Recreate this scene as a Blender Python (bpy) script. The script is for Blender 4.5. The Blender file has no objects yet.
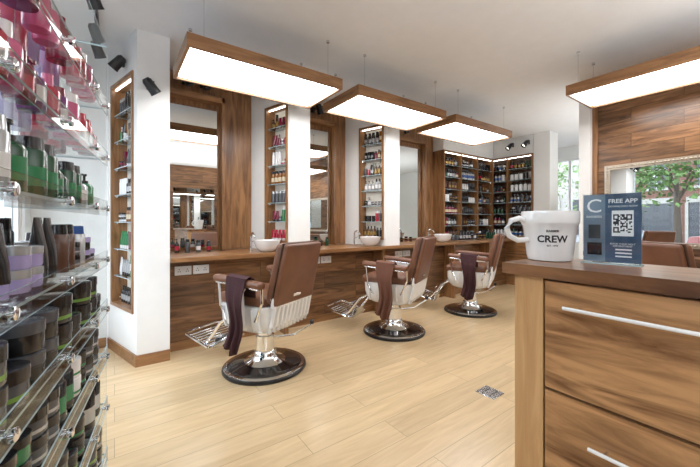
import bpy, bmesh, math, random
from mathutils import Vector, Matrix
R=random.Random(7)
scene=bpy.context.scene
H=1.22; CEIL=2.85
# ---------------------------------------------------------------- materials
MAT={}
def newmat(name):
    m=bpy.data.materials.new(name); m.use_nodes=True
    MAT[name]=m; nt=m.node_tree
    return m,nt,nt.nodes['Principled BSDF']
def plain(name,col,rough=.5,metal=0,bump=0,coat=0,emis=0,var=.06):
    m,nt,b=newmat(name)
    b.inputs['Roughness'].default_value=rough; b.inputs['Metallic'].default_value=metal
    if coat: b.inputs['Coat Weight'].default_value=coat
    if emis:
        b.inputs['Emission Color'].default_value=(*col,1); b.inputs['Emission Strength'].default_value=emis
    tc=nt.nodes.new('ShaderNodeTexCoord'); n=nt.nodes.new('ShaderNodeTexNoise'); n.inputs['Scale'].default_value=9; n.inputs['Detail'].default_value=4
    nt.links.new(tc.outputs['Object'],n.inputs['Vector'])
    r=nt.nodes.new('ShaderNodeValToRGB')
    r.color_ramp.elements[0].position=.3; r.color_ramp.elements[1].position=.7
    r.color_ramp.elements[0].color=(*[c*(1-var) for c in col],1); r.color_ramp.elements[1].color=(*[min(1,c*(1+var)) for c in col],1)
    nt.links.new(n.outputs['Fac'],r.inputs['Fac']); nt.links.new(r.outputs['Color'],b.inputs['Base Color'])
    if bump:
        n2=nt.nodes.new('ShaderNodeTexNoise'); n2.inputs['Scale'].default_value=180; nt.links.new(tc.outputs['Object'],n2.inputs['Vector'])
        bp=nt.nodes.new('ShaderNodeBump'); bp.inputs['Strength'].default_value=bump; bp.inputs['Distance'].default_value=.002
        nt.links.new(n2.outputs['Fac'],bp.inputs['Height']); nt.links.new(bp.outputs['Normal'],b.inputs['Normal'])
    return m
def wood(name,dark,light,u='X',v='Z',plank=None,rough=.35,gs=9,tone=.6,mort=.003,coat=.15,contrast=(.32,.68)):
    m,nt,b=newmat(name); N=nt.nodes; L=nt.links
    b.inputs['Roughness'].default_value=rough; b.inputs['Coat Weight'].default_value=coat; b.inputs['Coat Roughness'].default_value=.2
    tc=N.new('ShaderNodeTexCoord'); sep=N.new('ShaderNodeSeparateXYZ'); L.new(tc.outputs['Object'],sep.inputs[0])
    w=[a for a in 'XYZ' if a not in (u,v)][0]
    cmb=N.new('ShaderNodeCombineXYZ'); L.new(sep.outputs[u],cmb.inputs[0]); L.new(sep.outputs[v],cmb.inputs[1]); L.new(sep.outputs[w],cmb.inputs[2])
    mp=N.new('ShaderNodeMapping'); mp.inputs['Scale'].default_value=(1.1,gs,gs); L.new(cmb.outputs[0],mp.inputs[0])
    n=N.new('ShaderNodeTexNoise'); n.inputs['Scale'].default_value=1.6; n.inputs['Detail'].default_value=7; n.inputs['Roughness'].default_value=.6; n.inputs['Distortion'].default_value=1.2
    vec=mp.outputs[0]
    if plank:
        br=N.new('ShaderNodeTexBrick'); br.inputs['Scale'].default_value=1; br.inputs['Brick Width'].default_value=plank[0]; br.inputs['Row Height'].default_value=plank[1]
        br.inputs['Mortar Size'].default_value=mort; br.inputs['Mortar Smooth'].default_value=.3; br.offset=.37; br.inputs['Bias'].default_value=0
        br.inputs['Color1'].default_value=(1,1,1,1); br.inputs['Color2'].default_value=(tone,tone,tone,1); br.inputs['Mortar'].default_value=(tone*.6,)*3+(1,)
        c2=N.new('ShaderNodeCombineXYZ'); L.new(sep.outputs[u],c2.inputs[0]); L.new(sep.outputs[v],c2.inputs[1]); L.new(c2.outputs[0],br.inputs['Vector'])
        off=N.new('ShaderNodeVectorMath'); off.operation='MULTIPLY_ADD'; L.new(br.outputs['Color'],off.inputs[0]); off.inputs[1].default_value=(23,17,11); L.new(mp.outputs[0],off.inputs[2]); vec=off.outputs[0]
    L.new(vec,n.inputs['Vector'])
    r=N.new('ShaderNodeValToRGB'); r.color_ramp.elements[0].position=contrast[0]; r.color_ramp.elements[1].position=contrast[1]
    r.color_ramp.elements[0].color=(*dark,1); r.color_ramp.elements[1].color=(*light,1); L.new(n.outputs['Fac'],r.inputs['Fac'])
    out=r.outputs['Color']
    if plank:
        mx=N.new('ShaderNodeMix'); mx.data_type='RGBA'; mx.blend_type='MULTIPLY'; mx.inputs[0].default_value=1
        L.new(out,mx.inputs[6]); L.new(br.outputs['Color'],mx.inputs[7]); out=mx.outputs[2]
    L.new(out,b.inputs['Base Color'])
    bp=N.new('ShaderNodeBump'); bp.inputs['Strength'].default_value=.12; bp.inputs['Distance'].default_value=.003; L.new(n.outputs['Fac'],bp.inputs['Height']); L.new(bp.outputs['Normal'],b.inputs['Normal'])
    return m
def glassmat(name,tint,k=.8):
    m=bpy.data.materials.new(name); m.use_nodes=True; MAT[name]=m; nt=m.node_tree; N=nt.nodes; N.clear()
    o=N.new('ShaderNodeOutputMaterial'); t=N.new('ShaderNodeBsdfTransparent'); t.inputs[0].default_value=(*tint,1)
    g=N.new('ShaderNodeBsdfGlossy'); g.inputs['Roughness'].default_value=.02
    lw=N.new('ShaderNodeLayerWeight'); lw.inputs['Blend'].default_value=.5
    p=N.new('ShaderNodeMath'); p.operation='POWER'; p.inputs[1].default_value=4; nt.links.new(lw.outputs['Facing'],p.inputs[0])
    q=N.new('ShaderNodeMath'); q.operation='MULTIPLY_ADD'; q.inputs[1].default_value=k; q.inputs[2].default_value=.03; nt.links.new(p.outputs[0],q.inputs[0])
    mx=N.new('ShaderNodeMixShader')
    nt.links.new(q.outputs[0],mx.inputs[0]); nt.links.new(t.outputs[0],mx.inputs[1]); nt.links.new(g.outputs[0],mx.inputs[2]); nt.links.new(mx.outputs[0],o.inputs[0])
plain('wall_paint',(.82,.82,.805),.85,var=.015,bump=.1)
plain('ceiling_paint',(.78,.78,.78),.9,var=.015)
wood('floor_oak',(.58,.41,.225),(.72,.535,.315),'X','Y',plank=(1.35,.19),rough=.28,gs=11,tone=.86,mort=.0018,coat=.15)
wood('walnut_y',(.085,.034,.012),(.40,.20,.088),'Y','Z',plank=(1.1,.135),tone=.55,gs=10,rough=.3)
wood('walnut_x',(.085,.034,.013),(.34,.165,.070),'X','Z',plank=(1.3,.2),tone=.6,gs=10)
wood('walnut_drawer',(.13,.050,.017),(.55,.30,.135),'Y','Z',gs=9,rough=.3,contrast=(.33,.62))
wood('walnut_top',(.13,.048,.018),(.40,.19,.08),'Y','X',plank=(1.2,.09),tone=.65,gs=10,rough=.34,coat=.15,mort=.001)
wood('oak_post',(.47,.25,.10),(.66,.41,.20),'Z','Y',gs=10)
wood('wood_vert',(.14,.060,.021),(.38,.19,.078),'Z','X',gs=11)
wood('wood_horiz',(.17,.075,.027),(.38,.19,.078),'X','Z',gs=11)
wood('wood_horizy',(.17,.075,.027),(.38,.19,.078),'Y','Z',gs=11)
plain('leather',(.175,.072,.037),.38,bump=.35,var=.12)
plain('leather_dark',(.085,.038,.021),.42,bump=.35,var=.12)
plain('enamel',(.84,.84,.84),.2,coat=.5,var=.01)
plain('ceramic',(.85,.85,.85),.15,coat=.6,var=.01)
plain('chrome',(.86,.87,.89),.06,metal=1,var=.01)
plain('steel',(.68,.69,.71),.22,metal=1,var=.03)
plain('black_plastic',(.012,.012,.013),.28,var=.1)
plain('black_gloss',(.01,.01,.012),.06,coat=1,var=.1)
plain('mirror_silver',(.80,.83,.83),.0,metal=1,var=.003)
plain('lamp_panel',(.985,.99,1),.5,emis=10,var=0)
plain('led_strip',(1,.95,.86),.5,emis=8.0,var=0)
plain('maroon_cloth',(.048,.014,.018),.85,bump=.5)
plain('brown_cloth',(.15,.062,.038),.85,bump=.5)
plain('ink',(.02,.02,.025),.5)
plain('sign_blue',(.055,.10,.18),.3,var=.25)
plain('sign_grey',(.17,.23,.31),.3,var=.25)
plain('sign_white',(.85,.87,.9),.4)
plain('frame_silver',(.50,.44,.36),.32,metal=1,var=.1)
pal={'b_black':(.012,.012,.014),'b_dkgreen':(.008,.06,.025),'b_green':(.03,.20,.08),'b_silver':(.5,.52,.54),'b_white':(.75,.75,.76),'b_red':(.42,.02,.05),'b_burg':(.18,.008,.035),'b_pink':(.55,.10,.22),
 'b_purple':(.16,.03,.17),'b_lav':(.38,.33,.6),'b_amber':(.22,.08,.012),'b_blue':(.03,.09,.3),'b_brown':(.09,.035,.02),'b_cream':(.65,.55,.38),'b_grey':(.07,.075,.085),'b_lime':(.16,.30,.06),'b_gold':(.5,.33,.1)}
for k,c in pal.items(): plain(k,c,.22,coat=.3,var=.05,metal=.5 if k in('b_silver','b_gold') else 0)
glassmat('glass_clear',(.975,.988,.985),.4)
glassmat('glass_window',(.97,.985,.985),.3)
plain('glass_edge',(.42,.54,.57),.15,coat=.5)
plain('asphalt',(.16,.16,.165),.9,bump=.5)
plain('leaves',(.085,.15,.035),.7,var=.8,bump=1)
plain('bark',(.07,.05,.035),.9)
plain('stone',(.34,.32,.29),.8)
plain('facade_glass',(.04,.045,.055),.25)
plain('niche_back',(.78,.75,.68),.6)
plain('car_paint',(.22,.015,.015),.3,coat=.5)
plain('car_silver',(.25,.27,.29),.3,coat=.5)
wood('brick_red',(.15,.07,.05),(.22,.105,.075),'Y','Z',plank=(.22,.075),tone=.8,mort=.008,rough=.8,coat=0)
# ---------------------------------------------------------------- mesh builder
class MB:
    def __init__(s): s.v=[];s.f=[];s.m=[];s.s=[];s.mats=[]
    def mi(s,n):
        if n not in s.mats: s.mats.append(n)
        return s.mats.index(n)
    def add(s,vs,fs,mat,smooth=False,M=None):
        o=len(s.v)
        for p in vs:
            p=Vector(p)
            if M is not None: p=M@p
            s.v.append(p)
        for i,f in enumerate(fs):
            s.f.append([o+k for k in f]); s.m.append(s.mi(mat[i] if isinstance(mat,list) else mat)); s.s.append(smooth)
    def box(s,x0,x1,y0,y1,z0,z1,mat,M=None):
        x0,x1=min(x0,x1),max(x0,x1);y0,y1=min(y0,y1),max(y0,y1)
        vs=[(x0,y0,z0),(x1,y0,z0),(x1,y1,z0),(x0,y1,z0),(x0,y0,z1),(x1,y0,z1),(x1,y1,z1),(x0,y1,z1)]
        s.add(vs,[(0,3,2,1),(4,5,6,7),(0,1,5,4),(1,2,6,5),(2,3,7,6),(3,0,4,7)],mat,False,M)
    def sheet(s,x0,x1,y0,y1,z0,z1,M=None,edge='glass_edge',face='glass_clear'):
        d=[x1-x0,y1-y0,z1-z0]; k=d.index(min(d))
        mats=[edge]*6
        if k==2: mats[0]=mats[1]=face
        if k==1: mats[2]=mats[4]=face
        if k==0: mats[3]=mats[5]=face
        s.box(x0,x1,y0,y1,z0,z1,mats,M)
    def rbox(s,c,d,bev,mat,M=None,seg=3,taper=None):
        bm=bmesh.new(); bmesh.ops.create_cube(bm,size=1)
        for v in bm.verts: v.co=Vector((v.co.x*d[0],v.co.y*d[1],v.co.z*d[2]))
        bmesh.ops.bevel(bm,geom=bm.edges[:],offset=bev,segments=seg,affect='EDGES',profile=.5)
        vs=[]
        for v in bm.verts:
            p=v.co.copy()
            if taper: k=1+(taper-1)*(p.z/d[2]+.5); p.x*=k
            vs.append(p+Vector(c))
        bm.verts.index_update()
        fs=[[v.index for v in f.verts] for f in bm.faces]; bm.free()
        s.add(vs,fs,mat,True,M)
    def lathe(s,prof,c,mat,seg=16,M=None,smooth=True):
        vs=[];fs=[];n=len(prof)
        for r,z in prof:
            for i in range(seg):
                a=2*math.pi*i/seg; vs.append((c[0]+r*math.cos(a),c[1]+r*math.sin(a),c[2]+z))
        for j in range(n-1):
            for i in range(seg):
                k=(i+1)%seg; fs.append((j*seg+i,j*seg+k,(j+1)*seg+k,(j+1)*seg+i))
        if prof[0][0]>0: fs.append(tuple(range(seg))[::-1])
        if prof[-1][0]>0: fs.append(tuple((n-1)*seg+i for i in range(seg)))
        s.add(vs,fs,mat,smooth,M)
    def tube(s,pts,r,mat,seg=8,M=None,rad=None):
        pts=[Vector(p) for p in pts]; vs=[];fs=[]
        for i,p in enumerate(pts):
            t=(pts[min(i+1,len(pts)-1)]-pts[max(i-1,0)]).normalized()
            up=Vector((0,0,1)) if abs(t.z)<.9 else Vector((1,0,0))
            a=t.cross(up).normalized(); b=t.cross(a).normalized(); rr=rad[i] if rad else r
            for k in range(seg):
                an=2*math.pi*k/seg; vs.append(p+a*math.cos(an)*rr+b*math.sin(an)*rr)
        for j in range(len(pts)-1):
            for k in range(seg):
                q=(k+1)%seg; fs.append((j*seg+k,j*seg+q,(j+1)*seg+q,(j+1)*seg+k))
        fs.append(tuple(range(seg))[::-1]); fs.append(tuple((len(pts)-1)*seg+k for k in range(seg)))
        s.add(vs,fs,mat,True,M)
    def rings(s,rings,mat,M=None,smooth=True):
        n=len(rings[0]); vs=[p for r in rings for p in r]; fs=[]
        for j in range(len(rings)-1):
            for k in range(n):
                q=(k+1)%n; fs.append((j*n+k,j*n+q,(j+1)*n+q,(j+1)*n+k))
        fs.append(tuple(range(n))[::-1]); fs.append(tuple((len(rings)-1)*n+k for k in range(n)))
        s.add(vs,fs,mat,smooth,M)
    def prism(s,poly,z0,z1,mat,M=None):
        n=len(poly); vs=[(x,y,z0) for x,y in poly]+[(x,y,z1) for x,y in poly]
        fs=[tuple(range(n))[::-1],tuple(range(n,2*n))]+[(i,(i+1)%n,n+(i+1)%n,n+i) for i in range(n)]
        s.add(vs,fs,mat,False,M)
    def mesh(s,name):
        me=bpy.data.meshes.new(name); me.from_pydata([tuple(v) for v in s.v],[],s.f)
        for n in s.mats: me.materials.append(MAT[n])
        for i,p in enumerate(me.polygons): p.material_index=s.m[i]; p.use_smooth=s.s[i]
        bm=bmesh.new(); bm.from_mesh(me); bmesh.ops.recalc_face_normals(bm,faces=bm.faces[:]); bm.to_mesh(me); bm.free()
        try: me.set_sharp_from_angle(angle=math.radians(42))
        except Exception: pass
        return me
    def build(s,name,parent=None):
        return mkobj(name,s.mesh(name),parent)
def mkobj(name,me,parent=None):
    o=bpy.data.objects.new(name,me); scene.collection.objects.link(o)
    if parent: o.parent=parent
    return o
def empty(name,loc=(0,0,0),rz=0,sc=1):
    o=bpy.data.objects.new(name,None); scene.collection.objects.link(o); o.location=loc; o.rotation_euler=(0,0,rz); o.scale=(sc,)*3; o.empty_display_size=.1
    return o
def frame(o,xd):
    x=Vector((xd[0],xd[1],0)).normalized(); y=Vector((-x.y,x.x,0))
    M=Matrix.Identity(4)
    for i in range(3): M[i][0]=x[i]; M[i][1]=y[i]; M[i][2]=(0,0,1)[i]; M[i][3]=o[i]
    return M
def textmesh(s,size,ext=.0005,off=0):
    c=bpy.data.curves.new('t','FONT'); c.body=s; c.size=size; c.extrude=ext; c.align_x='CENTER'; c.resolution_u=3; c.offset=off
    o=bpy.data.objects.new('t',c); scene.collection.objects.link(o)
    dg=bpy.context.evaluated_depsgraph_get(); dg.update()
    me=bpy.data.meshes.new_from_object(o.evaluated_get(dg)); vs=[v.co.copy() for v in me.vertices]; fs=[tuple(p.vertices) for p in me.polygons]
    bpy.data.objects.remove(o); bpy.data.curves.remove(c); bpy.data.meshes.remove(me)
    return vs,fs
# ---------------------------------------------------------------- bottles
def bottle(mb,M,x,y,z,kind,r,h,body,cap,label=None,seg=12):
    c=(x,y,z)
    if kind=='std':
        mb.lathe([(r*.94,0),(r,.01),(r,.64*h),(r*.86,.72*h),(r*.42,.77*h)],c,body,seg,M); mb.lathe([(r*.46,.765*h),(r*.46,h),(r*.3,h)],c,cap,seg,M)
    elif kind=='tall':
        mb.lathe([(r*.94,0),(r,.01),(r,.76*h),(r*.9,.79*h)],c,body,seg,M); mb.lathe([(r*.86,.785*h),(r*.8,h*.99),(r*.6,h)],c,cap,seg,M)
    elif kind=='jar':
        mb.lathe([(r*.92,0),(r,.006),(r,.6*h),(r*.95,.62*h)],c,body,seg,M); mb.lathe([(r*1.04,.61*h),(r*1.04,.97*h),(r*.9,h)],c,cap,seg,M)
    elif kind=='pump':
        mb.lathe([(r*.94,0),(r,.01),(r,.6*h),(r*.8,.68*h),(r*.4,.72*h)],c,body,seg,M); mb.lathe([(r*.44,.715*h),(r*.44,.79*h),(r*.16,.8*h),(r*.16,.93*h),(r*.3,.94*h),(r*.3,h)],c,cap,seg,M)
        mb.box(x-r*1.1,x,y-r*.16,y+r*.16,z+.94*h,z+.985*h,cap,M)
    elif kind=='tube':
        mb.lathe([(r*.7,0),(r*.75,.2*h)],c,cap,seg,M)
        rg=[]
        for k,(rx,ry) in enumerate([(r*.8,r*.8),(r*.95,r*.7),(r,r*.4),(r,r*.08)]):
            zz=z+h*(.2+.8*k/3); rg.append([(x+rx*math.cos(2*math.pi*i/seg),y+ry*math.sin(2*math.pi*i/seg),zz) for i in range(seg)])
        mb.rings(rg,body,M)
    elif kind=='carton':
        mb.box(x-r,x+r,y-r*.7,y+r*.7,z,z+h,body,M); mb.box(x-r*.8,x+r*.8,y-r*.72,y-r*.7,z+h*.3,z+h*.6,label or cap,M); return
    if label and kind!='tube':
        mb.lathe([(r*1.012,.18*h),(r*1.012,(.3 if kind=='jar' else .5)*h)],c,label,seg,M)
def fill(mb,M,x0,x1,ys,z,hmax,pals,kinds,rr=(.022,.032),gap=.008,seg=10,maxrun=4,skip=0):
    for y in ys:
        x=x0; run=0
        while True:
            if run<=0:
                body,cap,lab=R.choice(pals); kind=R.choice(kinds); run=R.randint(1,maxrun); r=R.uniform(*rr); h=hmax*R.uniform(.62,.92)
                if kind=='jar': h=min(h,r*1.7)
                if R.random()<skip: x+=R.uniform(.02,.07)
            if x+2*r>x1: break
            if kind=='jar' and hmax>3.6*r:
                bottle(mb,M,x+r,y,z,kind,r,h,body,cap,lab,seg)
                if R.random()<.85: bottle(mb,M,x+r,y,z+h,kind,r,h,body,cap,lab,seg)
            else: bottle(mb,M,x+r,y,z,kind,r,h,body,cap,lab,seg)
            x+=2*r*1.04+gap+R.uniform(0,.008); run-=1
# ---------------------------------------------------------------- room shell
XL,XR,YB,YF=-.6,8.0,-2.6,4.0
def wallwin(name,axis,pos,th,a0,a1,openings,mat='wall_paint'):
    mb=MB(); cuts=sorted(openings)
    def seg(a,b,z0,z1):
        if b-a<1e-4 or z1-z0<1e-4: return
        if axis=='X': mb.box(pos,pos+th,a,b,z0,z1,mat)
        else: mb.box(a,b,pos,pos+th,z0,z1,mat)
    a=a0
    for (o0,o1,z0,z1) in cuts:
        seg(a,o0,0,CEIL); seg(o0,o1,0,z0); seg(o0,o1,z1,CEIL); a=o1
    seg(a,a1,0,CEIL); return mb.build(name)
def window(name,axis,pos,a0,a1,z0,z1,nm,th=.06,mat='black_plastic'):
    mb=MB()
    def bx(a,b,c,d):
        if axis=='X': mb.box(pos-th/2,pos+th/2,a,b,c,d,mat)
        else: mb.box(a,b,pos-th/2,pos+th/2,c,d,mat)
    f=.05
    bx(a0,a1,z0,z0+f); bx(a0,a1,z1-f,z1)
    for i in range(nm+1):
        a=a0+(a1-a0-f)*i/nm; bx(a,a+f,z0+f,z1-f)
    if axis=='X': mb.sheet(pos-.003,pos+.003,a0+f,a1-f,z0+f,z1-f,face='glass_window')
    else: mb.sheet(a0+f,a1-f,pos-.003,pos+.003,z0+f,z1-f,face='glass_window')
    return mb.build(name)
mb=MB(); mb.box(XL-.15,XR+.15,YB-.15,YF+.15,-.06,0,'floor_oak'); mb.build('floor')
mb=MB(); mb.box(XL-.15,XR+.15,YB-.15,YF+.15,CEIL,CEIL+.08,'ceiling_paint'); mb.build('ceiling')
wallwin('wall_left','X',XL-.12,.12,YB,YF,[(.1,3.75,.55,2.6)])
window('window_1','X',XL-.06,.1,3.75,.55,2.6,3,mat='enamel')
wallwin('wall_back','Y',YF,.12,XL-.12,XR+.12,[])
wallwin('wall_front','Y',YB-.12,.12,XL-.12,XR+.12,[(-.4,.85,.35,2.65),(5,7.6,.4,2.6)])
window('window_2','Y',YB-.06,-.4,.85,.35,2.65,2,mat='enamel')
window('window_3','Y',YB-.06,5,7.6,.4,2.6,2,mat='enamel')
wallwin('wall_right','X',XR,.12,YB,YF,[(1.7,3.7,.75,2.6)])
window('window_4','X',XR+.06,1.7,3.7,.75,2.6,3,mat='enamel')
MP=frame((4.52,1.45,0),(-.12,-.9928))
mb=MB(); mb.box(0,4.05,0,.12,0,CEIL,'wall_paint',MP); mb.build('wall_partition')
mb=MB(); mb.box(-.115,-.001,-.10,.12,0,CEIL,'wall_paint',MP); mb.build('column')
mb=MB(); mb.box(0,4.0,-.03,-.001,.0,CEIL-.002,'walnut_y',MP); mb.box(0,.05,-.05,-.03,0,CEIL-.002,'wood_vert',MP); mb.build('wood_wall_cladding')
mb=MB(); mb.box(6.5,6.62,2.69,4.0,0,CEIL,'wall_paint'); mb.box(6.3,6.5,2.69,2.97,0,CEIL,'wall_paint'); mb.build('wall_stub')
# ---------------------------------------------------------------- pillars with niches
niche_pals=[('b_black','b_black','b_silver'),('b_white','b_white',None),('b_amber','b_black','b_cream'),('b_grey','b_silver',None),('b_burg','b_black',None),('b_green','b_white',None),('b_brown','b_black','b_gold'),('b_silver','b_black','b_white'),('b_red','b_white',None),('b_black','b_black',None)]
dark_pals=[('b_black','b_black','b_silver'),('b_grey','b_black','b_white'),('b_black','b_silver',None),('b_brown','b_black','b_gold'),('b_white','b_black',None),('b_burg','b_black','b_cream'),('b_black','b_black','b_red'),('b_dkgreen','b_black',None),('b_silver','b_black','b_blue'),('b_black','b_black',None),('b_grey','b_black',None)]
def shelfset(name,M,w,dep,z0,z1,n,pals,back='niche_back',fr='wood_vert',rr=(.02,.03),ys=(.07,),fillsp=.02,seg=10,fw=.03,cols=1):
    mb=MB()
    mb.box(0,fw,-.012,dep,z0,z1,fr,M); mb.box(w-fw,w,-.012,dep,z0,z1,fr,M)
    mb.box(fw,w-fw,-.012,dep,z0,z0+fw,'wood_horiz',M); mb.box(fw,w-fw,-.012,dep,z1-fw,z1,'wood_horiz',M)
    mb.box(fw,w-fw,dep-.012,dep,z0+fw,z1-fw,back,M)
    mb.box(fw+.01,w-fw-.01,.02,.035,z1-fw-.008,z1-fw,'led_strip',M)
    for c in range(1,cols):
        xx=w*c/cols; mb.box(xx-.012,xx+.012,.0,dep-.012,z0+fw,z1-fw,fr,M)
    zs=[z0+fw+(z1-z0-2*fw)*i/n for i in range(n)]
    for i,z in enumerate(zs):
        if i>0:
            mb.sheet(fw,w-fw,.012,dep-.013,z-.008,z,M)
            for xx in (fw+.012,w-fw-.012): mb.lathe([(.01,-.02),(.01,-.0085)],(xx,.03,z),'chrome',8,M)
    sp=(z1-z0-2*fw)/n
    for z in zs:
        for c in range(cols):
            a=w*c/cols+fw+.008; e=w*(c+1)/cols-fw-.008
            fill(mb,M,a+R.uniform(0,fillsp),e,[y for y in ys],z+.0005,sp*.86,pals,['std','tall','pump','jar','tube','carton','tall'],rr,seg=seg)
    return mb.build(name)
def pillar(name,Ax,n0,n1,zn0,zn1,nsh,zbase=0):
    A=Vector((Ax,3.3)); D=Vector((Ax-.2,4.0)); B=Vector((Ax+.245,3.3)); C=Vector((Ax+.245,4.0))
    x=(A-D).normalized(); L=(A-D).length; y=Vector((-x.y,x.x)); dep=.135
    a=D+x*L*n0; b=D+x*L*n1
    full=[tuple(p) for p in (D,A,B,C)]
    notch=[tuple(p) for p in (D,a,a+y*dep,b+y*dep,b,A,B,C)]
    mb=MB(); mb.prism(full,zbase,zn0,'wall_paint'); mb.prism(notch,zn0,zn1,'wall_paint'); mb.prism(full,zn1,CEIL,'wall_paint'); mb.build(name)
    M=frame((a.x,a.y,0),x)
    shelfset('niche_shelf',M,(b-a).length,dep-.001,zn0+.001,zn1-.001,nsh,niche_pals,rr=(.018,.026),ys=(.065,))
    return D,A,B,x
D1,A1,B1,x1=pillar('pillar',.154,.12,.90,.43,2.52,8)
pillar('pillar',1.56,.40,.95,.98,2.55,7,zbase=.901)
pillar('pillar',2.96,.38,.95,.98,2.55,7,zbase=.901)
M=frame((D1.x,D1.y,0),x1); L1=(A1-D1).length
mb=MB(); mb.box(.02,L1+.012,-.016,0,0,.095,'wood_horiz',M); mb.box(A1.x-.012,.40,3.284,3.3,0,.095,'wood_horiz'); mb.build('baseboard_pillar')
mb=MB(); mb.box(XL,D1.x-.02,3.984,4.0,0,.095,'wood_horiz'); mb.build('baseboard_back')
mb=MB(); mb.box(XL,XL+.016,-2.5,3.98,0,.095,'wood_horizy'); mb.build('baseboard_left')
# ---------------------------------------------------------------- mirror bays
bays=[(.40,1.36,.97),(1.81,2.76,2.48),(3.21,4.70,4.35)]
for a,b,m in bays:
    mb=MB()
    mb.box(a,b,3.975,4.0,.905,CEIL-.001,'wood_vert')
    mb.box(m+.02,m+.05,3.86,3.975,.905,2.62,'wood_vert'); mb.box(a+.001,m+.05,3.86,3.975,2.56,2.62,'wood_horiz')
    mb.build('wood_back_panel')
    mb=MB(); mb.box(a+.03,m,3.958,3.974,.93,2.50,'wood_vert'); mb.box(a+.045,m-.015,3.953,3.958,.945,2.485,'mirror_silver'); mb.build('wall_mirror')
mb=MB()
mb.box(.402,6.28,3.26,3.299,.86,.90,'wood_horiz'); mb.box(.402,6.28,3.299,3.999,.86,.90,'wood_horiz')
mb.box(.402,6.28,3.50,3.53,.0,.86,'walnut_x')
for xx in (1.50,2.90,4.40,5.4): mb.box(xx,xx+.04,3.30,3.50,0,.86,'wood_vert')
mb.box(.402,6.28,3.488,3.50,0,.08,'wood_horiz')
mb.build('styling_bench')
for X in (.46,1.9,3.3):
    mb=MB()
    for k in (0,.16):
        mb.rbox((X+.075+k,3.493,.755),(.146,.012,.086),.004,'enamel',seg=2)
        for s in (-.035,.035):
            mb.box(X+.075+k+s-.012,X+.075+k+s-.006,3.486,3.488,.742,.752,'ink'); mb.box(X+.075+k+s+.006,X+.075+k+s+.012,3.486,3.488,.742,.752,'ink'); mb.box(X+.075+k+s-.003,X+.075+k+s+.003,3.486,3.488,.762,.772,'ink')
    mb.build('power_socket')
for X in (1.345,2.78,4.28):
    mb=MB(); mb.lathe([(.05,0),(.075,.004),(.12,.05),(.140,.11),(.145,.125),(.135,.122),(.115,.055),(.06,.012),(.0,.01)],(X,3.42,.9005),'ceramic',32)
    mb.lathe([(.018,.0105),(.018,.014),(0,.014)],(X,3.42,.9005),'chrome',12); mb.build('wash_basin')
    mb=MB(); X-=.10; mb.tube([(X+.0,3.64,.9005),(X,3.64,1.06),(X,3.62,1.09),(X,3.58,1.10),(X,3.53,1.08),(X,3.52,1.05)],.011,'chrome',10); mb.lathe([(.025,0),(.025,.01)],(X,3.64,.9005),'chrome',14); mb.tube([(X+.01,3.64,1.0),(X+.06,3.64,1.02)],.006,'chrome'); mb.build('basin_tap')
for X0,X1 in ((.50,.95),(1.92,2.45),(3.3,4.0)):
    mb=MB(); I=Matrix.Identity(4)
    fill(mb,I,X0,X1,[3.80],.9005,.17,dark_pals,['std','tall','pump','jar'],(.02,.028),gap=.05,maxrun=1); mb.build('styling_products')
mb=MB(); fill(mb,Matrix.Identity(4),4.75,6.1,[3.6],.9005,.2,dark_pals,['std','tall','pump','jar'],(.02,.035),gap=.03); mb.build('styling_products')
mb=MB(); mb.box(4.72,6.28,3.76,3.999,2.50,CEIL-.001,'wall_paint'); mb.build('trim_soffit')
shelfset('product_shelving',frame((4.72,3.76,0),(1,0)),1.56,.238,.905,2.50,7,dark_pals,back='leather_dark',ys=(.06,.14),rr=(.025,.04),cols=3,fillsp=.01,seg=9)
shelfset('product_shelving',frame((6.30,3.98,0),(0,-1)),1.0,.198,.92,2.50,7,dark_pals,back='leather_dark',ys=(.05,.12),rr=(.025,.04),cols=2,fillsp=.01,seg=9)
mb=MB(); mb.box(6.30,6.499,2.98,3.98,2.501,CEIL-.001,'wall_paint'); mb.box(6.29,6.499,2.98,3.98,0,.918,'wood_horizy')
for z in (.3,.6): mb.box(6.284,6.29,3.0,3.96,z,z+.008,'ink'); mb.tube([(6.275,3.4,z+.05),(6.275,3.6,z+.05)],.006,'chrome')
mb.build('storage_cabinet')
# furniture on the front wall (seen in the mirrors)
shelfset('product_shelving',frame((4.0,YB+.24,0),(-1,0)),1.2,.238,.5,2.3,6,dark_pals,back='leather_dark',ys=(.08,),rr=(.03,.045),cols=2,seg=8)
mb=MB(); mb.box(1.0,2.75,YB+.001,YB+.03,0,CEIL-.001,'walnut_x'); mb.box(1.35,2.45,YB+.03,YB+.035,1.0,2.2,'mirror_silver'); mb.build('mirror_panel')
# ---------------------------------------------------------------- ceiling light panels
def panel(x0,x1,y0,y1):
    z0,z1=2.42,2.515
    e=empty('pendant_light_panel',((x0+x1)/2,(y0+y1)/2,z0)); T=Matrix.Translation((-(x0+x1)/2,-(y0+y1)/2,-z0))
    mb=MB()
    mb.box(x0,x1,y0,y0+.022,z0,z1,'wood_horiz',T); mb.box(x0,x1,y1-.022,y1,z0,z1,'wood_horiz',T)
    mb.box(x0,x0+.022,y0+.022,y1-.022,z0,z1,'wood_horizy',T); mb.box(x1-.022,x1,y0+.022,y1-.022,z0,z1,'wood_horizy',T)
    mb.box(x0+.022,x1-.022,y0+.022,y1-.022,z0+.03,z1-.01,'enamel',T); mb.build('frame',e)
    m2=MB(); m2.box(x0+.035,x1-.035,y0+.035,y1-.035,z0+.015,z0+.03,'lamp_panel',T); m2.build('diffuser',e)
    m3=MB()
    for X in (x0+.12,x1-.12):
        for Y in (y0+.06,y1-.06): m3.tube([(X,Y,z1-.011),(X,Y,CEIL)],.0022,'steel',6,T); m3.lathe([(.014,-.02),(.014,0)],(X,Y,CEIL),'steel',10,T)
    m3.build('cables',e)
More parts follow.
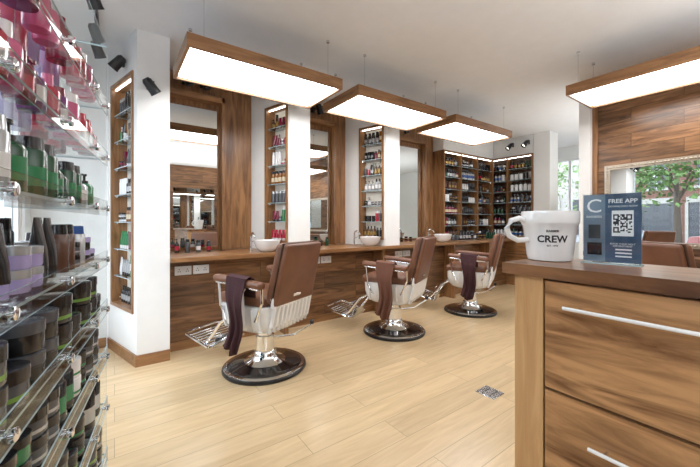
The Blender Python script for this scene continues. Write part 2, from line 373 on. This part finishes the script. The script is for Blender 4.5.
for k in range(3): panel(.40+1.46*k,1.68+1.46*k,2.46,3.10)
panel(3.49,4.11,.07,1.35)
def spot(x,y,z,aim):
    mb=MB(); d=Vector(aim).normalized(); q=d.to_track_quat('Z','Y').to_matrix().to_4x4(); M=Matrix.Translation((x,y,z))@q
    mb.lathe([(.024,-.075),(.038,-.055),(.042,.04),(.046,.058),(.038,.059),(.028,.03),(0,.029)],(0,0,0),'black_plastic',16,M)
    mb.lathe([(.026,.0295),(.026,.033),(0,.033)],(0,0,0),'led_strip',12,M)
    return mb
def wallspot(x,y,z,wx,wy,aim):
    mb=spot(x,y,z,aim); mb.tube([(x,y,z),((x+wx)/2,(y+wy)/2,z+.04),(wx,wy,z+.05)],.01,'black_plastic'); mb.rbox((x*.12+wx*.88,y*.12+wy*.88,z+.05),(.06,.03,.08),.006,'black_plastic'); mb.build('spotlight')
wallspot(.25,3.18,2.34,.25,3.3,(.5,.2,-.6))
wallspot(.02,3.50,2.60,.075,3.6,(-.5,.3,-.6))
wallspot(1.66,3.18,2.58,1.66,3.3,(.4,.3,-.6))
wallspot(3.06,3.18,2.58,3.06,3.3,(.4,.3,-.6))
for x in (.62,.80,1.98,2.2,3.5,3.8): wallspot(x,3.76,2.70,x,3.97,(.3,.1,-.7))
for y in (3.05,3.35): wallspot(6.15,y,2.66,6.29,y,(-.6,.3,-.7))
mb=MB(); mb.box(-.13,-.10,2.2,3.7,CEIL-.03,CEIL,'steel')
for y in (2.75,3.25,3.55):
    s=spot(-.115,y,CEIL-.16,(.35,.5,-.9)); o=len(mb.v)
    for v in s.v: mb.v.append(v)
    for f,m_,sm in zip(s.f,s.m,s.s): mb.f.append([o+i for i in f]); mb.m.append(mb.mi(s.mats[m_])); mb.s.append(sm)
    mb.tube([(-.115,y,CEIL-.03),(-.115,y,CEIL-.14)],.008,'black_plastic')
mb.build('ceiling_track_spotlights')
# ---------------------------------------------------------------- barber chair
def sup(hx,hy,z,e=4,n=32,cy=0):
    r=[]
    for i in range(n):
        a=2*math.pi*i/n; c,s=math.cos(a),math.sin(a)
        r.append((hx*math.copysign(abs(c)**(2/e),c),cy+hy*math.copysign(abs(s)**(2/e),s),z))
    return r
def chair_parts():
    P={}
    b=MB(); b.lathe([(.34,0),(.345,.008),(.342,.022),(.33,.028)],(0,0,0),'black_plastic',48)
    b.lathe([(.33,.028),(.325,.034),(.26,.045),(.16,.058),(.105,.078),(.09,.11),(.088,.13)],(0,0,0),'black_gloss',48)
    b.lathe([(.331,.024),(.334,.031),(.318,.0375)],(0,0,0),'chrome',48)
    P['base']=b
    b=MB(); b.lathe([(.17,.060),(.13,.075),(.10,.10),(.094,.12),(.09,.14),(.078,.15),(.076,.27),(.06,.275),(.058,.36)],(0,0,0),'chrome',32)
    b.tube([(.05,-.04,.24),(.16,-.18,.25),(.26,-.30,.33)],.009,'chrome'); b.lathe([(.0,0),(.018,.01),(.02,.035),(.0,.05)],(.26,-.30,.325),'black_plastic',12)
    P['pedestal']=b
    b=MB(); b.rings([sup(.11,.11,.325,2.5),sup(.17,.17,.335,3),sup(.235,.235,.365,3.5),sup(.268,.265,.41,4),sup(.285,.276,.48,4.5),sup(.288,.28,.575,4.5)],'enamel')
    for i in range(10):
        x=-.225+.05*i; b.tube([(x,-.245,.385),(x,-.268,.43),(x,-.285,.50),(x,-.305,.60),(x,-.315,.64)],.016,'enamel',8)
    for s in (-1,1):
        for i in range(6): b.tube([(s*.255,-.2+.075*i,.39),(s*.278,-.2+.075*i,.44),(s*.288,-.2+.075*i,.56)],.010,'enamel',8)
    b.rbox((0,-.29,.61),(.50,.04,.09),.015,'enamel')
    P['seat_shell']=b
    b=MB(); b.rbox((0,.03,.605),(.52,.50,.09),.035,'leather',seg=4); b.tube([(-.24,.27,.595),(.24,.27,.595)],.008,'leather_dark'); P['seat_cushion']=b
    b=MB(); th=math.radians(13); M=Matrix.Translation((0,-.265,.60))@Matrix.Rotation(th,4,'X')
    b.rbox((0,.018,.235),(.50,.075,.47),.034,'leather',M,seg=4,taper=.94); b.rbox((0,-.035,.235),(.49,.045,.48),.02,'leather',M,seg=3,taper=.94)
    b.rbox((0,-.012,.235),(.506,.012,.485),.005,'leather_dark',M,seg=2,taper=.94)
    b.rbox((0,-.059,.06),(.09,.005,.025),.002,'chrome',M,seg=1)
    P['backrest']=b
    b=MB()
    for s in (-1,1):
        x=s*.305
        rg=[]
        for y0,y1,z in ((-.06,.04,.42),(-.06,.05,.56),(-.05,.06,.68),(-.10,.10,.745)):
            rg.append([(x-.016,y0,z),(x+.016,y0,z),(x+.016,y1,z),(x-.016,y1,z)])
        b.rings(rg,'enamel',smooth=False)
        b.tube([(x,.12,.46),(x,.18,.56),(x,.20,.75)],.011,'chrome'); b.tube([(x,-.18,.48),(x,-.25,.62),(x,-.25,.73)],.011,'chrome')
        Mr=Matrix.Translation((x,-.01,.765))@Matrix.Rotation(math.radians(4),4,'X'); b.rbox((0,0,0),(.075,.50,.055),.024,'leather',Mr,seg=4)
        b.rbox((0,0,-.03),(.05,.44,.012),.004,'chrome',Mr,seg=2)
        b.lathe([(.028,0),(.028,.008),(.0,.01)],(0,0,0),'chrome',16,Matrix.Translation((x+s*.016,-.01,.52))@Matrix.Rotation(s*math.pi/2,4,'Y'))
    P['arms']=b
    b=MB()
    for s in (-1,1):
        b.tube([(s*.16,.22,.43),(s*.165,.34,.37),(s*.17,.46,.22),(s*.17,.52,.16)],.016,'chrome',10)
    A=Matrix.Translation((0,.50,.15))@Matrix.Rotation(math.radians(14),4,'X')
    b.tube([(-.20,-.04,0),(-.20,.25,0),(-.17,.29,0),(.17,.29,0),(.20,.25,0),(.20,-.04,0),(-.20,-.04,0)],.013,'chrome',8,A)
    for k in range(7): b.rbox((0,.0+.037*k,0),(.37,.020,.014),.004,'steel',A,seg=1)
    b.rbox((0,-.05,.035),(.30,.012,.11),.004,'steel',A,seg=2)
    b.tube([(-.17,.46,.30),(.17,.46,.30)],.010,'chrome')
    P['footrest']=b
    return {k:v.mesh(k) for k,v in P.items()}
CP=chair_parts()
def chair(loc,ang,mat=None,name='barber_chair',sc=1):
    e=empty(name,loc,ang,sc)
    for k,me in CP.items(): mkobj(k,me,e)
    if mat: towel(e,mat)
def towel(e,mat,y0=-.13,w=.2,zb=.26,side=-1):
    path=[(.245,.60),(.25,.70),(.26,.79),(.30,.812),(.345,.80),(.352,.74)]
    n=14
    for i in range(1,n+1): path.append((.355+.012*math.sin(i*.5),.74-(.74-zb)*i/n))
    vs=[];fs=[];nu=20
    for j,(x,z) in enumerate(path):
        drop=max(0,(.76-z)/.5) if j>4 else 0
        for i in range(nu+1):
            u=i/nu; y=y0+w*(.5+(u-.5)*(1-.25*math.sin(min(1,drop*2)*1.5)))
            f=.018*drop*math.sin(u*15+z*3)+.008*drop*math.sin(u*33)
            vs.append((side*(x+f+.012*drop),y+.03*drop*math.sin(z*9),z-(.03*math.sin(u*4) if j==len(path)-1 else 0)+.012*(u-.5)))
    for j in range(len(path)-1):
        for i in range(nu):
            a=j*(nu+1)+i; fs.append((a,a+1,a+nu+2,a+nu+1))
    mb=MB(); mb.add(vs,fs,mat,True); o=mb.build('towel',e); md=o.modifiers.new('solid','SOLIDIFY'); md.thickness=.005; md.offset=1
ang=math.radians(26.5)
for (x,y),mat in (((1.037,2.685),'maroon_cloth'),((2.543,2.707),'brown_cloth'),((3.962,2.709),'maroon_cloth')):
    chair((x,y,0),ang,mat)
chair((3.36,.50,0),math.radians(-115.5),sc=1.02)
# ---------------------------------------------------------------- right station
mb=MB(); mb.box(.04,3.2,-.33,-.052,.86,.90,'walnut_top',MP); mb.box(.06,3.2,-.22,-.052,0,.86,'walnut_y',MP); mb.build('styling_bench')
mb=MB(); a0,a1,z0,z1=.125,2.0,.97,1.84
for (a,b,c,d) in ((a0,a1,z0,z0+.05),(a0,a1,z1-.05,z1),(a0,a0+.05,z0+.05,z1-.05),(a1-.05,a1,z0+.05,z1-.05)): mb.box(a,b,-.058,-.031,c,d,'frame_silver',MP)
n=60
bead=[(0,-.013),(.011,-.006),(.013,0),(.011,.006),(0,.013)]
for i in range(n+1):
    a=a0+.025+(a1-a0-.05)*i/n
    for z in (z0+.025,z1-.025): mb.lathe(bead,(a,-.06,z),'frame_silver',8,MP)
for i in range(1,27):
    z=z0+.025+(z1-z0-.05)*i/27
    for a in (a0+.025,a1-.025): mb.lathe(bead,(a,-.06,z),'frame_silver',8,MP)
mb.box(a0+.05,a1-.05,-.044,-.038,z0+.05,z1-.05,'mirror_silver',MP); mb.build('wall_mirror')
# ---------------------------------------------------------------- reception counter
mb=MB()
mb.box(1.225,1.50,-1.20,.535,.06,1.03,'walnut_y'); mb.box(1.205,1.50,.537,.635,0,1.03,'oak_post'); mb.box(1.25,1.48,-1.2,.53,0,.06,'black_plastic')
for z0,z1 in ((.655,1.018),(.27,.645),(.07,.26)):
    mb.box(1.207,1.224,-.42,.531,z0,z1,'walnut_drawer'); mb.box(1.207,1.224,-1.19,-.428,z0,z1,'walnut_drawer')
mb.box(1.18,1.54,-1.25,.67,1.03,1.07,'walnut_top')
for ya,yb,z in ((.465,-.06,.941),(.395,-.06,.525),(-.6,-1.0,.941),(-.6,-1.0,.525)):
    mb.tube([(1.178,ya,z),(1.178,yb,z)],.006,'enamel',12)
    for y in (ya-.04,yb+.04): mb.tube([(1.178,y,z),(1.208,y,z)],.005,'chrome',8)
mb.build('reception_counter')
cx,cy,cz=1.40,.600,1.0703
mb=MB(); mb.lathe([(.070,0),(.076,.003),(.080,.02),(.088,.09),(.094,.135),(.099,.142),(.1005,.15),(.101,.185),(.099,.192),(.094,.192),(.090,.183),(.084,.09),(.072,.02),(0,.015)],(cx,cy,cz),'ceramic',48)
hd=Vector((-.813,.582,0)); c=Vector((cx,cy,cz))
mb.tube([c+hd*.090+Vector((0,0,.15)),c+hd*.12+Vector((0,0,.165)),c+hd*.152+Vector((0,0,.155)),c+hd*.168+Vector((0,0,.125)),c+hd*.158+Vector((0,0,.095)),c+hd*.125+Vector((0,0,.078)),c+hd*.086+Vector((0,0,.08))],.011,'ceramic',12)
phi0=math.atan2(-.595,-1.40)+.12
for s,size,zz,of in (('BARBER',.012,.112,.0002),('CREW',.036,.074,.0010),('EST. 1994',.009,.058,.0001)):
    vs,fs=textmesh(s,size,off=of)
    out=[]
    for v in vs:
        z=zz+v.y; r=.080+(z-.02)/.07*.008 if z<.09 else .088+(z-.09)/.045*.006
        r+=.0008+v.z; a=phi0+v.x/r; out.append((cx+r*math.cos(a),cy+r*math.sin(a),cz+z))
    mb.add(out,fs,'ink')
mb.build('shaving_mug')
def signM(o,yaw):
    x=Vector((math.sin(yaw),-math.cos(yaw),0)); z=Vector((-math.cos(yaw),-math.sin(yaw),0)); y=Vector((0,0,1)); M=Matrix.Identity(4)
    for i in range(3): M[i][0]=x[i];M[i][1]=y[i];M[i][2]=z[i];M[i][3]=o[i]
    return M
M=signM((1.435,.495,1.0703),.08)
mb=MB(); W=.165; HH=.25
mb.box(0,W,.006,HH,-.002,.001,'sign_blue',M); mb.box(.0,.066,.006,HH,.001,.0014,'sign_grey',M); mb.sheet(-.001,W+.003,.004,HH+.004,.0022,.0048,M); mb.box(-.001,W+.003,0,.004,-.03,.035,'glass_edge',M)
def ptext(s,size,x,y,mat='sign_white',of=0):
    vs,fs=textmesh(s,size,.0002,of); mb.add([(v.x+x,v.y+y,.0018+v.z) for v in vs],fs,mat,False,M)
ptext('C',.07,.033,.185); ptext('FREE APP',.020,.115,.217,of=.0004); ptext('DOWNLOAD NOW',.009,.115,.202); ptext('BOOK YOUR NEXT\nAPPOINTMENT',.008,.115,.07); ptext('BARBERS',.012,.033,.165)
mb.box(.085,.145,.10,.19,.0014,.0019,'sign_white',M)
g=13
for i in range(g):
    for j in range(g):
        cor=(i<4 and j<4) or (i<4 and j>8) or (i>8 and j>8)
        ii=i if i<4 else i-9; jj=j if j<4 else j-9
        on=(ii in(0,3) or jj in(0,3)) if cor else R.random()<.5
        if on: mb.box(.089+i*.0040,.093+i*.0040,.112+j*.0050,.117+j*.0050,.0019,.0021,'ink',M)
mb.box(.012,.056,.03,.075,.0014,.0018,'b_black',M); mb.box(.016,.052,.09,.14,.0014,.0018,'b_grey',M)
for i in range(3): mb.box(.095,.14,.05-.012*i,.055-.012*i,.0014,.0018,'sign_white',M)
mb.build('display_sign')
mb=MB(); mb.rbox((2.18,1.33,.003),(.14,.14,.006),.002,'steel',seg=1); mb.box(2.13,2.23,1.355,1.36,.006,.0068,'ink'); mb.box(2.13,2.23,1.30,1.305,.006,.0068,'ink'); mb.build('floor_outlet')
# ---------------------------------------------------------------- glass display case
E=Vector((.127,.992)).normalized(); O=Vector((-.17,.859))
M=frame((O.x,O.y,0),E)
S0,S1,DP=-.5,1.10,.30
mb=MB()
zs=[.12,.36,.60,.82,1.05,1.285,1.52,1.76]
mb.box(S0,S1,0,DP,.02,.10,'enamel',M)
for z in zs:
    mb.sheet(S0,S1,.004,DP-.004,z-.007,z,M)
    mb.sheet(S0,S1,-.004,.0,z-.035,z+.035,M)   # acrylic front lip
mb.sheet(S1-.006,S1,0.001,DP,.10,2.05,M); mb.sheet(S0,S0+.01,0.001,DP,.10,2.05,M); mb.sheet(S0,S1,0,DP,2.05,2.058,M)
for z in zs[1:]:
    for s in (S0+.05,.02,.42,.80,S1-.05):
        Q=M@Matrix.Translation((s,-.006,z-.003))@Matrix.Rotation(math.pi/2,4,'X')
        mb.lathe([(.006,-.02),(.006,0),(.014,.001),(.014,.010),(.010,.013),(0,.013)],(0,0,0),'chrome',14,Q)
for s in (.0,.82):
    mb.tube([(s,DP+.004,.1),(s,DP+.004,2.05)],.005,'chrome',8,M)
mb.build('glass_display_case')
tub=[('b_black','b_black','b_silver'),('b_black','b_black',None),('b_grey','b_black','b_lime'),('b_black','b_black','b_grey'),('b_black','b_black','b_green'),('b_black','b_black','b_lime'),('b_black','b_grey',None)]
grn=[('b_dkgreen','b_black','b_green'),('b_silver','b_silver','b_white'),('b_grey','b_black','b_silver'),('b_dkgreen','b_black','b_green'),('b_black','b_black','b_cream'),('b_dkgreen','b_black',None),('b_green','b_black',None),('b_white','b_white','b_green')]
red=[('b_red','b_red','b_silver'),('b_burg','b_silver',None),('b_purple','b_burg','b_white'),('b_burg','b_burg','b_red'),('b_lav','b_purple',None),('b_pink','b_white',None),('b_red','b_pink',None)]
mix=[('b_black','b_lav',None),('b_lav','b_silver',None),('b_black','b_black','b_purple'),('b_grey','b_black','b_silver'),('b_silver','b_blue',None),('b_burg','b_black',None),('b_black','b_black',None),('b_brown','b_black',None)]
cfg=[(tub,['jar'],(.042,.05)),(tub,['jar','jar','tall'],(.040,.046)),(tub+grn,['jar','jar','tall'],(.036,.044)),(tub,['jar'],(.042,.052)),(mix,['tall','std','jar','tube'],(.026,.034)),(grn,['pump','std','tall'],(.026,.036)),(red,['tall','std','pump'],(.030,.040)),(red,['tall','std'],(.030,.042))]
mb=MB()
for i,(z,(p,k,rr)) in enumerate(zip(zs,cfg)):
    low=i<4
    fill(mb,M,S0+.03,S1-.03,[.055,.16,.25] if low else [.06,.17],z+.0005,.21 if low else .20,p,k,rr,gap=.008 if low else .014,seg=18,maxrun=2,skip=.12 if low else .35)
mb.build('product_bottles')
# ---------------------------------------------------------------- exterior
mb=MB(); mb.box(-40,40,-40,40,-.30,-.20,'asphalt'); mb.build('street')
def facade(name,M,w,h,col):
    mb=MB(); mb.box(-w/2,w/2,0,.5,-.2,h,col,M)
    n=int(w/2.4)
    for i in range(n):
        x=-w/2+1.2+i*2.4
        mb.box(x-.85,x+.85,-.03,.0,.1,2.4,'facade_glass',M); mb.box(x-.95,x+.95,-.08,0,2.4,2.75,'stone',M); mb.box(x+.85,x+1.0,-.1,0,-.2,2.4,'stone',M)
        for fl in (3.4,6.0):
            if fl+2>h: continue
            mb.box(x-.5,x+.5,-.03,0,fl,fl+1.6,'facade_glass',M); mb.box(x-.6,x+.6,-.08,0,fl-.15,fl,'stone',M); mb.box(x-.6,x+.6,-.06,0,fl+1.6,fl+1.8,'stone',M); mb.box(x-.02,x+.02,-.06,0,fl,fl+1.6,'enamel',M); mb.box(x-.5,x+.5,-.06,0,fl+.78,fl+.84,'enamel',M)
    mb.build(name)
facade('building_facade',frame((-18,6,0),(0,1)),30,5.6,'brick_red')
facade('building_facade',frame((3,-14,0),(-1,0)),30,5.6,'stone')
facade('building_facade',frame((20,3,0),(0,-1)),24,5.6,'stone')
def tree(x,y,zc=3.2):
    mb=MB(); mb.tube([(x,y,-.199),(x+.05,y,1.2),(x,y+.05,2.6)],.1,'bark',10,rad=[.14,.1,.07])
    for a in range(5): mb.tube([(x,y,1.9),(x+.5*math.cos(a*1.3),y+.5*math.sin(a*1.3),3.0)],.03,'bark',6)
    for i in range(800):
        c=Vector((x+R.gauss(0,.8),y+R.gauss(0,.95),R.gauss(zc,.6))); r=R.uniform(.05,.14)
        a=Vector((R.gauss(0,1),R.gauss(0,1),R.gauss(0,1))).normalized(); b=a.orthogonal().normalized()
        d=a.cross(b)
        mb.add([c+a*r,c+b*r*.6,c-a*r,c-b*r*.6,c+d*r*.15],[(0,1,4),(1,2,4),(2,3,4),(3,0,4)],'leaves')
    mb.build('street_tree')
tree(-6,5.2); tree(-6.5,-1.5); tree(14.5,6.5); tree(-9.5,8.6); tree(-9.8,2.6,3.4)
def car(M,paint):
    mb=MB()
    side=[(-2.1,.25),(-2.15,.6),(-2.0,.85),(-1.2,.95),(-.6,1.4),(.9,1.42),(1.5,.98),(2.05,.9),(2.15,.55),(2.1,.25)]
    rg=[]
    for y,k in ((-.85,.97),(-.8,1),(.8,1),(.85,.97)): rg.append([(px*k,y*(1 if pz<1 else .82),pz*(.99 if abs(y)>.82 else 1)) for px,pz in side])
    mb.rings(rg,paint,M,smooth=False)
    for y in (-.86,.83): mb.prism([(-1.02,0),(.0,0),(.0,.03),(-1.02,.03)],1.0,1.32,'facade_glass',M@Matrix.Translation((.0,y*.98,0))); mb.prism([(.08,0),(1.1,0),(1.1,.03),(.08,.03)],1.0,1.32,'facade_glass',M@Matrix.Translation((0,y*.98,0)))
    for x in (-1.3,1.35):
        for y in (-.86,.66): mb.lathe([(.0,0),(.2,0),(.31,.02),(.31,.18),(.2,.2),(0,.2)],(0,0,0),'black_plastic',20,M@Matrix.Translation((x,y+.2,.31))@Matrix.Rotation(math.pi/2,4,'X')); mb.lathe([(.18,0),(.18,.01),(0,.02)],(0,0,0),'steel',14,M@Matrix.Translation((x,-.86,.31))@Matrix.Rotation(math.pi/2,4,'X'))
    mb.build('parked_car')
car(Matrix.Translation((-7.6,3.2,-.2))@Matrix.Rotation(math.pi/2,4,'Z'),'car_paint')
car(Matrix.Translation((-7.6,8.4,-.2))@Matrix.Rotation(math.pi/2,4,'Z'),'car_silver')
car(Matrix.Translation((13,4.6,-.2))@Matrix.Rotation(-math.pi/2,4,'Z'),'car_silver')
# ---------------------------------------------------------------- world + lights
w=bpy.data.worlds.new('World'); scene.world=w; w.use_nodes=True; nt=w.node_tree; bg=nt.nodes['Background']
tc=nt.nodes.new('ShaderNodeTexCoord'); sp=nt.nodes.new('ShaderNodeSeparateXYZ'); rp=nt.nodes.new('ShaderNodeValToRGB')
rp.color_ramp.elements[0].color=(.93,.96,1,1); rp.color_ramp.elements[1].color=(.70,.82,1,1)
nt.links.new(tc.outputs['Generated'],sp.inputs[0]); nt.links.new(sp.outputs['Z'],rp.inputs['Fac']); nt.links.new(rp.outputs['Color'],bg.inputs['Color']); bg.inputs['Strength'].default_value=6.8
def area(name,loc,rot,sx,sy,e=0,portal=False,col=(1,1,1)):
    l=bpy.data.lights.new(name,'AREA'); l.shape='RECTANGLE'; l.size=sx; l.size_y=sy; l.energy=e; l.color=col
    if portal: l.cycles.is_portal=True
    o=bpy.data.objects.new(name,l); scene.collection.objects.link(o); o.location=loc; o.rotation_euler=rot
area('window_portal',(XL-.14,1.92,1.575),(0,-math.pi/2,0),2.05,3.65,portal=True)
area('window_portal',(.22,YB-.14,1.5),(math.pi/2,0,0),1.3,2.3,portal=True)
area('window_portal',(6.3,YB-.14,1.5),(math.pi/2,0,0),2.6,2.2,portal=True)
area('window_portal',(XR+.14,2.7,1.675),(0,math.pi/2,0),1.85,2.0,portal=True)
# added fill area lights, no real fixture, aimed up to brighten the ceiling
area('ceiling_fill',(1.9,-.9,1.75),(math.pi,0,0),3.6,1.6,95,col=(.97,.985,1))
area('ceiling_fill',(5.8,1.2,1.5),(math.pi,0,0),1.4,1.8,28,col=(.97,.985,1))
# ---------------------------------------------------------------- camera
cam=bpy.data.cameras.new('camera'); co=bpy.data.objects.new('camera',cam); scene.collection.objects.link(co)
co.location=(0,0,H); co.rotation_euler=(math.pi/2,0,-math.atan2(.582,.813)); cam.sensor_width=36; cam.lens=329/700*36; cam.shift_y=-11.5/700; cam.clip_start=.03
scene.camera=co
scene.view_settings.view_transform='Standard'
